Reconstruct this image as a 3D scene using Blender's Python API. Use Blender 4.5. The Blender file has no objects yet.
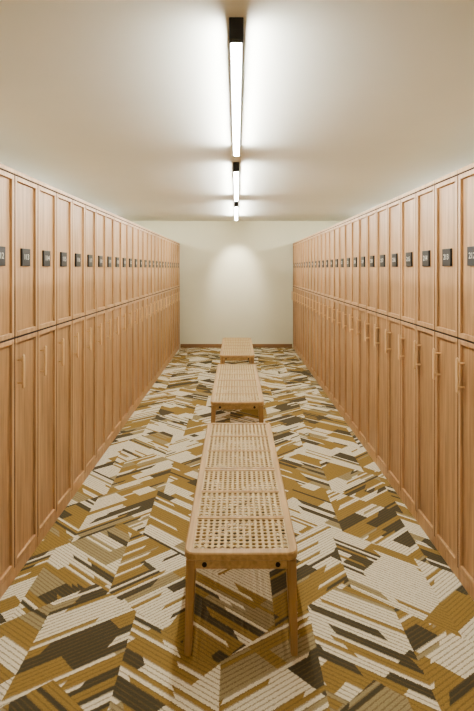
import bpy, bmesh, math, random
from mathutils import Vector, Matrix
random.seed(4)
scene = bpy.context.scene
try:
    scene.view_settings.view_transform = 'AgX'
    scene.view_settings.look = 'AgX - Medium High Contrast'
except Exception as e:
    print(e)

# ---------------------------------------------------------------- materials
def new_mat(name):
    m = bpy.data.materials.new(name); m.use_nodes = True
    nt = m.node_tree
    return m, nt, nt.nodes['Principled BSDF']

def lin(r, g, b):
    f = lambda c: ((c/255)/12.92 if c/255 <= .04045 else (((c/255)+.055)/1.055)**2.4)
    return (f(r), f(g), f(b), 1)

def simple(name, col, rough=.5, noise=0.0, scale=20, bump=0.0, metallic=0):
    m, nt, b = new_mat(name)
    b.inputs['Roughness'].default_value = rough
    b.inputs['Metallic'].default_value = metallic
    tc = nt.nodes.new('ShaderNodeTexCoord')
    n = nt.nodes.new('ShaderNodeTexNoise'); n.inputs['Scale'].default_value = scale
    n.inputs['Detail'].default_value = 4
    nt.links.new(tc.outputs['Object'], n.inputs['Vector'])
    r = nt.nodes.new('ShaderNodeValToRGB')
    r.color_ramp.elements[0].position = .3; r.color_ramp.elements[1].position = .7
    r.color_ramp.elements[0].color = tuple(c*(1-noise) for c in col[:3])+(1,)
    r.color_ramp.elements[1].color = tuple(min(1, c*(1+noise)) for c in col[:3])+(1,)
    nt.links.new(n.outputs['Fac'], r.inputs['Fac'])
    nt.links.new(r.outputs['Color'], b.inputs['Base Color'])
    if bump:
        bp = nt.nodes.new('ShaderNodeBump'); bp.inputs['Strength'].default_value = bump
        bp.inputs['Distance'].default_value = .002
        nt.links.new(n.outputs['Fac'], bp.inputs['Height'])
        nt.links.new(bp.outputs['Normal'], b.inputs['Normal'])
    return m

def wood(name, c1, c2, axis='Z', rough=.45, var=.10):
    m, nt, b = new_mat(name)
    b.inputs['Roughness'].default_value = rough
    tc = nt.nodes.new('ShaderNodeTexCoord')
    oi = nt.nodes.new('ShaderNodeObjectInfo')
    add = nt.nodes.new('ShaderNodeVectorMath'); add.operation = 'MULTIPLY_ADD'
    comb = nt.nodes.new('ShaderNodeCombineXYZ')
    for k in range(3): nt.links.new(oi.outputs['Random'], comb.inputs[k])
    nt.links.new(comb.outputs[0], add.inputs[0]); add.inputs[1].default_value = (37, 53, 71)
    nt.links.new(tc.outputs['Object'], add.inputs[2])
    mp = nt.nodes.new('ShaderNodeMapping')
    s = {'X': (1, 22, 22), 'Y': (22, 1, 22), 'Z': (22, 22, 1)}[axis]
    mp.inputs['Scale'].default_value = s
    nt.links.new(add.outputs[0], mp.inputs['Vector'])
    n = nt.nodes.new('ShaderNodeTexNoise'); n.inputs['Scale'].default_value = 2.2
    n.inputs['Detail'].default_value = 6; n.inputs['Roughness'].default_value = .6
    n.inputs['Distortion'].default_value = .3
    nt.links.new(mp.outputs[0], n.inputs['Vector'])
    r = nt.nodes.new('ShaderNodeValToRGB')
    r.color_ramp.elements[0].position = .32; r.color_ramp.elements[1].position = .68
    r.color_ramp.elements[0].color = c1; r.color_ramp.elements[1].color = c2
    nt.links.new(n.outputs['Fac'], r.inputs['Fac'])
    hsv = nt.nodes.new('ShaderNodeHueSaturation')
    ma = nt.nodes.new('ShaderNodeMath'); ma.operation = 'MULTIPLY_ADD'
    nt.links.new(oi.outputs['Random'], ma.inputs[0]); ma.inputs[1].default_value = var; ma.inputs[2].default_value = 1-var/2
    nt.links.new(ma.outputs[0], hsv.inputs['Value'])
    nt.links.new(r.outputs['Color'], hsv.inputs['Color'])
    nt.links.new(hsv.outputs['Color'], b.inputs['Base Color'])
    bp = nt.nodes.new('ShaderNodeBump'); bp.inputs['Strength'].default_value = .15
    bp.inputs['Distance'].default_value = .001
    nt.links.new(n.outputs['Fac'], bp.inputs['Height']); nt.links.new(bp.outputs['Normal'], b.inputs['Normal'])
    return m

M_wood  = wood('locker_oak', lin(138,107,74), lin(184,147,108), 'Z')
M_frame = wood('locker_oak_frame', lin(158,125,90), lin(195,158,119), 'Z')
M_gap   = simple('locker_painted_gap_shade', lin(50,33,20), .9, .1)  # dark colour stands in for the shade inside door gaps
M_bench = wood('bench_oak', lin(153,123,79), lin(185,152,104), 'Y', var=.03)
M_leg   = wood('bench_leg_oak', lin(141,109,69), lin(171,136,91), 'Z', var=.03)
M_cane  = simple('rattan_cane', lin(188,165,122), .55, .08, 60, .2)
M_black = simple('black_metal', lin(22,21,20), .45, .05)
M_plq   = simple('placard_black', lin(24,23,22), .4, .05)
M_white = simple('placard_lettering', lin(205,202,192), .5, .02)
M_brass = simple('bronze_bolt', lin(50,38,28), .35, .1, metallic=.6)
M_wall  = simple('wall_paint', lin(213,208,182), .9, .015, 3, .05)
M_ceil  = simple('ceiling_paint', lin(227,226,216), .95, .01, 3, .03)

def emis(name, col, st):
    m, nt, b = new_mat(name)
    b.inputs['Base Color'].default_value = (1,1,1,1)
    b.inputs['Emission Color'].default_value = col
    b.inputs['Emission Strength'].default_value = st
    return m
M_led = emis('led_diffuser', (.975,.988,.94,1), 118)

# carpet
def carpet():
    m, nt, b = new_mat('patterned_carpet')
    L = nt.links
    def inp(node, i, v):
        if isinstance(v, (int, float)): node.inputs[i].default_value = v
        else: L.new(v, node.inputs[i])
    def M(op, a, b_=0.0, c=0.0):
        n = nt.nodes.new('ShaderNodeMath'); n.operation = op
        inp(n, 0, a); inp(n, 1, b_)
        if op in ('MULTIPLY_ADD',): inp(n, 2, c)
        return n.outputs[0]
    def WN(a, b_=0.0, c=0.0):
        cb = nt.nodes.new('ShaderNodeCombineXYZ'); inp(cb,0,a); inp(cb,1,b_); inp(cb,2,c)
        w = nt.nodes.new('ShaderNodeTexWhiteNoise'); w.noise_dimensions = '3D'
        L.new(cb.outputs[0], w.inputs['Vector']); return w.outputs['Value']
    FL = lambda a, d: M('FLOOR', M('DIVIDE', a, d))
    def LERP(a, b_, f): return M('ADD', M('MULTIPLY', a, M('SUBTRACT', 1.0, f)), M('MULTIPLY', b_, f))
    geo = nt.nodes.new('ShaderNodeNewGeometry')
    ns = nt.nodes.new('ShaderNodeTexNoise'); ns.inputs['Scale'].default_value = 230; ns.inputs['Detail'].default_value = 2
    L.new(geo.outputs['Position'], ns.inputs['Vector'])
    # tufted yarn: fuzzy boundaries
    fz = nt.nodes.new('ShaderNodeVectorMath'); fz.operation = 'MULTIPLY_ADD'
    L.new(ns.outputs['Color'], fz.inputs[0]); fz.inputs[1].default_value = (.014,.014,0); L.new(geo.outputs['Position'], fz.inputs[2])
    sep = nt.nodes.new('ShaderNodeSeparateXYZ'); L.new(fz.outputs[0], sep.inputs[0])
    W = .40
    ya = M('ADD', sep.outputs[1], 20.0)
    xr = M('ADD', sep.outputs[0], 50.3)
    row = FL(M('ADD', ya, M('MULTIPLY', M('PINGPONG', xr, .62), .8)), .56)   # zigzag field breaks
    x0 = M('ADD', xr, M('MULTIPLY', WN(row, 4.4, 0), W*2))
    sg = M('SUBTRACT', M('MULTIPLY', M('GREATER_THAN', WN(row, 8.8, 0), .45), 2.0), 1.0)
    y0 = M('ADD', M('MULTIPLY', ya, sg), 60.0)        # some fields point the other way
    col = M('ADD', FL(x0, W), M('MULTIPLY', row, 3.0))
    tri = M('PINGPONG', x0, W)
    K = M('ADD', .56, M('MULTIPLY', WN(row, 6.6, 0), .36))
    s = M('ADD', y0, M('MULTIPLY', tri, K))           # ribs run along this chevron
    t = M('SUBTRACT', y0, M('MULTIPLY', tri, .95))    # large fields: opposite diagonal
    q = M('ADD', M('MULTIPLY', y0, .42), M('MULTIPLY', tri, 1.0))   # shards: acute, pointed tips
    P = .0225
    sA = FL(s, P*10)
    tA = FL(M('ADD', t, M('MULTIPLY', WN(sA, col, 2.2), .5)), .48)
    v = WN(tA, sA, M('ADD', col, .5))
    def layer(v, w, ln, dens, seed, base):
        sb = FL(s, P*w)
        tb = FL(M('ADD', base, M('MULTIPLY', WN(sb, col, seed), ln*1.0)), ln)
        on = M('GREATER_THAN', WN(tb, sb, M('ADD', col, seed+1)), 1-dens)
        return LERP(v, WN(tb, sb, M('ADD', col, seed+2)), on)
    v = layer(v, 5, .40, .28, 11.3, t)
    v = layer(v, 2, .22, .16, 31.3, q)
    v = layer(v, 1, .26, .20, 21.3, q)
    ramp = nt.nodes.new('ShaderNodeValToRGB'); cr = ramp.color_ramp; cr.interpolation = 'CONSTANT'
    cr.elements[0].position = 0; cr.elements[0].color = lin(213,204,181)
    cr.elements[1].position = .39; cr.elements[1].color = lin(143,118,71)
    e = cr.elements.new(.70); e.color = lin(78,71,56)
    e = cr.elements.new(.88); e.color = lin(149,135,103)
    L.new(v, ramp.inputs['Fac'])
    fr = M('FRACT', M('DIVIDE', s, P))
    rib = M('LESS_THAN', fr, .25)
    mix = nt.nodes.new('ShaderNodeMix'); mix.data_type = 'RGBA'
    inp(mix, 0, M('MULTIPLY', rib, .62))
    L.new(ramp.outputs['Color'], mix.inputs[6]); mix.inputs[7].default_value = lin(106,90,60)
    hs = nt.nodes.new('ShaderNodeHueSaturation')
    L.new(M('MULTIPLY_ADD', ns.outputs['Fac'], .9, .55), hs.inputs['Value'])
    L.new(mix.outputs[2], hs.inputs['Color'])
    L.new(hs.outputs['Color'], b.inputs['Base Color'])
    b.inputs['Roughness'].default_value = 1
    b.inputs['Specular IOR Level'].default_value = .1
    bp = nt.nodes.new('ShaderNodeBump'); bp.inputs['Strength'].default_value = .5; bp.inputs['Distance'].default_value = .004
    L.new(ns.outputs['Fac'], bp.inputs['Height']); L.new(bp.outputs['Normal'], b.inputs['Normal'])
    return m
M_carpet = carpet()

# ---------------------------------------------------------------- mesh helper
class MB:
    def __init__(self): self.bm = bmesh.new()
    def box(self, x0,x1,y0,y1,z0,z1, mat=0, bev=0.0):
        t = bmesh.new()
        bmesh.ops.create_cube(t, size=1)
        for v in t.verts:
            v.co = Vector(((x0+x1)/2+v.co.x*(x1-x0), (y0+y1)/2+v.co.y*(y1-y0), (z0+z1)/2+v.co.z*(z1-z0)))
        if bev: bmesh.ops.bevel(t, geom=t.edges[:], offset=bev, segments=2, affect='EDGES', profile=.5)
        self.merge(t, mat)
    def merge(self, t, mat=0, mtx=None):
        if mtx: bmesh.ops.transform(t, matrix=mtx, verts=t.verts)
        mp = {}
        for v in t.verts: mp[v] = self.bm.verts.new(v.co)
        for f in t.faces:
            nf = self.bm.faces.new([mp[v] for v in f.verts]); nf.material_index = mat
        t.free()
    def cyl(self, c, r, h, axis='Z', mat=0, seg=20, r2=None):
        t = bmesh.new()
        bmesh.ops.create_cone(t, cap_ends=True, segments=seg, radius1=r, radius2=r if r2 is None else r2, depth=h)
        R = {'Z': Matrix(), 'X': Matrix.Rotation(math.pi/2,4,'Y'), 'Y': Matrix.Rotation(math.pi/2,4,'X')}[axis]
        self.merge(t, mat, Matrix.Translation(c) @ R)
    def loft(self, loops, mat=0):
        """closed loops of points, capped"""
        vs = [[self.bm.verts.new(p) for p in lp] for lp in loops]
        n = len(loops[0])
        for a, b in zip(vs, vs[1:]):
            for i in range(n):
                f = self.bm.faces.new([a[i], a[(i+1)%n], b[(i+1)%n], b[i]]); f.material_index = mat
        f = self.bm.faces.new(vs[0][::-1]); f.material_index = mat
        f = self.bm.faces.new(vs[-1]); f.material_index = mat
    def mesh(self, name, mats):
        bmesh.ops.recalc_face_normals(self.bm, faces=self.bm.faces)
        me = bpy.data.meshes.new(name); self.bm.to_mesh(me); self.bm.free()
        for m in mats: me.materials.append(m)
        return me

def add(name, me, loc=(0,0,0), rot=0, parent=None):
    o = bpy.data.objects.new(name, me); o.location = loc; o.rotation_euler = (0,0,rot)
    scene.collection.objects.link(o)
    if parent: o.parent = parent
    return o

def slab(name, mat, *b):
    mb = MB(); mb.box(*b, mat=0); return add(name, mb.mesh(name, [mat]))

# ---------------------------------------------------------------- room
CH = 2.545; YB = 9.52; YF = -3.8; XW = 3.4
slab('floor', M_carpet, -XW-.1, XW+.1, YF-.1, YB+.1, -.1, 0)
slab('ceiling', M_ceil, -XW-.1, XW+.1, YF-.1, YB+.1, CH, CH+.1)
slab('wall_back', M_wall, -XW-.1, XW+.1, YB, YB+.1, 0, CH)
slab('wall_front', M_wall, -XW-.1, XW+.1, YF-.1, YF, 0, CH)
slab('wall_left', M_wall, -XW-.1, -XW, YF, YB, 0, CH)
slab('wall_right', M_wall, XW, XW+.1, YF, YB, 0, CH)
mb = MB(); mb.box(-1.12, 1.12, YB-.015, YB, 0, .075, 0, .003)
add('baseboard_back', mb.mesh('baseboard_back', [wood('baseboard_oak', lin(120,92,62), lin(148,114,80), 'X')]))

# ---------------------------------------------------------------- lockers
XL = 1.13; H = 2.095; DW = .282; DEP = .5; SPL = 1.235
# locker local frame: front faces +X at x=0, body to -X, y 0..DW
def locker_mesh():
    mb = MB(); g = .0005
    w0, w1 = g, DW-g
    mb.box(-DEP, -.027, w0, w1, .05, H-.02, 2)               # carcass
    mb.box(-DEP, -.004, w0, w1, 0, .062, 1, .002)            # plinth
    mb.box(-DEP, 0.0, w0, w1, H-.022, H, 1, .002)            # top
    # dark strips filling the door seams, seam shade painted as colour
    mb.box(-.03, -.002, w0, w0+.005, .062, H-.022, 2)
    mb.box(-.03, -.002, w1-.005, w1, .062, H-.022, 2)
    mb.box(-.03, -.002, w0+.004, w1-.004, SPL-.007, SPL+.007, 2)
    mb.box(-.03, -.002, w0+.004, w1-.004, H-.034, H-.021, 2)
    for z0, z1 in ((.067, SPL-.005), (SPL+.005, H-.030)):
        a, b = w0+.0046, w1-.0046; s = .023
        mb.box(-.026, -.014, a+s-.003, b-s+.003, z0+.01, z1-.01, 0)      # inset panel
        mb.box(-.030, 0, a, a+s, z0, z1, 1, .002)
        mb.box(-.030, 0, b-s, b, z0, z1, 1, .002)
        mb.box(-.030, 0, a+s, b-s, z0, z0+.024, 1, .002)
        mb.box(-.030, 0, a+s, b-s, z1-.024, z1, 1, .002)
    # placard
    mb.box(-.018, -.003, DW/2-.05, DW/2+.05, 1.603, 1.697, 3, .002)
    # pull handle: slim tapered upright grip on lower door
    yc = .046; z0, z1 = .965, 1.145
    loops = []
    for t in [0,.04,.12,.3,.5,.7,.88,.96,1]:
        z = z0+(z1-z0)*t; k = min(1, math.sqrt(max(0,1-(2*t-1)**6))+.25)
        r = .0095*k; o = .024
        loops.append([(-.001+o+math.cos(q)*.008*k, yc+math.sin(q)*r, z) for q in [i*math.pi/5 for i in range(10)]])
    mb.loft(loops, 4)
    for z in (z0+.03, z1-.03): mb.cyl((.004, yc, z), .005, .042, 'X', 4, 10)
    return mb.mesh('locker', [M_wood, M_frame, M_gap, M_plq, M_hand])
M_hand = wood('handle_oak', lin(200,166,123), lin(224,191,149), 'Z')
LK = locker_mesh()

def number_mesh(n):
    cu = bpy.data.curves.new('num', 'FONT'); cu.body = str(n); cu.size = .042
    cu.align_x = 'CENTER'; cu.align_y = 'CENTER'; cu.extrude = .0006
    o = bpy.data.objects.new('num', cu); scene.collection.objects.link(o)
    dg = bpy.context.evaluated_depsgraph_get()
    me = bpy.data.meshes.new_from_object(o.evaluated_get(dg))
    bpy.data.objects.remove(o); me.materials.clear(); me.materials.append(M_white)
    # text XY plane -> local YZ plane, facing +X
    me.transform(Matrix(((0,0,1,0),(1,0,0,0),(0,1,0,0),(0,0,0,1))))
    return me

Y0 = 2.42 - 12*DW
for i in range(37):
    y = Y0 + i*DW
    o = add('locker', LK, (-XL, y, 0), 0)
    t = add('number', number_mesh(101+i), (-.0026, DW/2, 1.651), 0, o)
    o = add('locker', LK, (XL, y+DW, 0), math.pi)
    t = add('number', number_mesh(201+i), (-.0026, DW/2, 1.651), 0, o)

# ---------------------------------------------------------------- benches
BW, BL, BH = .47, 1.64, .43
def rrect(hx, hy, r, n=6):
    pts = []
    for cx, cy, a0 in ((hx-r,hy-r,0),(-hx+r,hy-r,90),(-hx+r,-hy+r,180),(hx-r,-hy+r,270)):
        for i in range(n+1):
            a = math.radians(a0+90*i/n); pts.append((cx+r*math.cos(a), cy+r*math.sin(a)))
    return pts
def bench_mesh():
    mb = MB(); bm = mb.bm
    hx, hy = BW/2, BL/2
    ft = .032; fw = .034
    # rounded ring frame with softened edges
    def ring(off, r, z): return [bm.verts.new((px,py,BH-ft+z)) for px,py in rrect(hx+off, hy+off, r)]
    R = [ring(-.004,.041,0), ring(0,.045,.004), ring(0,.045,ft-.005), ring(-.005,.04,ft), ring(-fw,.012,ft), ring(-fw,.012,0)]
    n = len(R[0])
    for k in range(6):
        a, b = R[k], R[(k+1)%6]
        for i in range(n):
            f = bm.faces.new([a[i],a[(i+1)%n],b[(i+1)%n],b[i]]); f.material_index = 0
    ix, iy = hx-fw, hy-fw
    bars = [.02, .02, .052, .02, .02]; NP = 6
    pl = (2*iy-sum(bars))/NP
    y1 = -iy
    for k in range(NP):
        y0 = y1; y1 = y0+pl
        if k < NP-1:
            bw = bars[k]
            if k == 2:   # mid joint: two rails with a narrow seam
                mb.box(-ix-.002, ix+.002, y1, y1+bw/2-.003, BH-.026, BH, 0, .002)
                mb.box(-ix-.002, ix+.002, y1+bw/2+.003, y1+bw, BH-.026, BH, 0, .002)
            else: mb.box(-ix-.002, ix+.002, y1, y1+bw, BH-.024, BH, 0, .002)
            y1 += bw
        nx, ny = 15, 9
        cx, cy = 2*ix/nx, pl/ny
        zt = BH-.004; th = .0035
        for i in range(nx):
            for j in range(ny):
                ox, oy = -ix+i*cx, y0+j*cy
                outer = [(1,.5),(1,1),(.5,1),(0,1),(0,.5),(0,0),(.5,0),(1,0)]
                inner = [(.5+.345*math.cos(math.pi/4*q), .5+.345*math.sin(math.pi/4*q)) for q in range(8)]
                vo = [bm.verts.new((ox+a*cx, oy+b*cy, zt+(.001 if q%2 else 0))) for q,(a,b) in enumerate(outer)]
                vi = [bm.verts.new((ox+a*cx, oy+b*cy, zt-.0008)) for a,b in inner]
                vb = [bm.verts.new((ox+a*cx, oy+b*cy, zt-th)) for a,b in inner]
                for q in range(8):
                    p = (q+1)%8
                    for fv in ((vo[q],vo[p],vi[p],vi[q]), (vi[q],vi[p],vb[p],vb[q])):
                        f = bm.faces.new(fv); f.material_index = 1
    # supports under panel edges (aprons)
    ap0, ap1 = BH-.068, BH-ft+.001
    mb.box(-.205,.205,-hy+.006,-hy+.028, ap0, ap1, 0, .003)
    mb.box(-.205,.205, hy-.028, hy-.006, ap0, ap1, 0, .003)
    mb.box(-hx+.008,-hx+.028,-hy+.04,hy-.04, ap0, ap1, 0, .003)
    mb.box( hx-.028, hx-.008,-hy+.04,hy-.04, ap0, ap1, 0, .003)
    for sy in (-1,1):
        for bx in (-.15,.15): mb.cyl((bx, sy*(hy-.005), BH-.048), .010, .006, 'Y', 3, 16)
    # tapered, splayed legs
    for sx in (-1,1):
        for sy in (-1,1):
            loops = []
            for t in (0,.02,.5,1):
                z = t*(BH-ft); w = .0145+.0065*t - (.002 if t == 0 else 0); d = .016+.010*t
                cx = sx*(.219-.014*t); cy = sy*(hy-.030)
                pts = [(cx+px, cy+py, z) for px,py in rrect(w, d, .006, 3)]
                loops.append(pts)
            mb.loft(loops, 2)
    # mid brace
    mb.box(-hx+.02, hx-.02, -.015, .015, ap0+.005, BH-.028, 0, .003)
    return mb.mesh('bench', [M_bench, M_cane, M_leg, M_brass])
BM = bench_mesh()
for x, yf in ((.02,1.93),(.008,4.12),(.012,6.33)):
    add('bench', BM, (x, yf+BL/2, 0))

# ---------------------------------------------------------------- ceiling lights
def light_mesh(L):
    mb = MB()
    mb.box(-.0275,.0275, 0, L, CH-.045, CH, 0, .002)
    mb.box(-.0275,.0275, 0, .03, CH-.085, CH-.044, 0, .002)
    mb.box(-.0275,.0275, L-.03, L, CH-.085, CH-.044, 0, .002)
    mb.box(-.02,.02, .03, L-.03, CH-.085, CH-.044, 1, .006)
    return mb.mesh('linear_ceiling_light', [M_black, M_led])
LM = light_mesh(1.9)
for x in (0, -2.6, 2.6):
    for y in (-2.3, 1.8, 4.25, 6.7):  # first position: unseen fixtures added behind the camera to brighten the foreground
        add('linear_ceiling_light', LM, (x, y, 0))

# ---------------------------------------------------------------- recessed downlight by back wall
mb = MB(); mb.cyl((0,8.75,CH-.004), .045, .008, 'Z', 0, 28)
dl = add('recessed_downlight', mb.mesh('recessed_downlight', [M_ceil]))
sp = bpy.data.lights.new('downlight_lamp', 'SPOT'); sp.energy = 165; sp.color = (1,.97,.9)
sp.spot_size = math.radians(58); sp.spot_blend = 1; sp.shadow_soft_size = .03
so = bpy.data.objects.new('downlight_lamp', sp); scene.collection.objects.link(so)
so.location = (0,8.75,CH-.03)
so.rotation_euler = (Vector((0,YB,1.38))-so.location).to_track_quat('-Z','Y').to_euler()
so.parent = dl

w = bpy.data.worlds.new('world'); scene.world = w; w.use_nodes = True
w.node_tree.nodes['Background'].inputs[0].default_value = (1,.95,.88,1)
w.node_tree.nodes['Background'].inputs[1].default_value = .0

# ---------------------------------------------------------------- camera
cam = bpy.data.cameras.new('camera'); co = bpy.data.objects.new('camera', cam)
scene.collection.objects.link(co)
co.location = (0,0,1.59); co.rotation_euler = (math.pi/2,0,0)
cam.sensor_width = 36; cam.sensor_fit = 'AUTO'; cam.lens = 474/711*36
cam.shift_y = -87/711; cam.shift_x = .7/711; cam.clip_start = .05
scene.camera = co
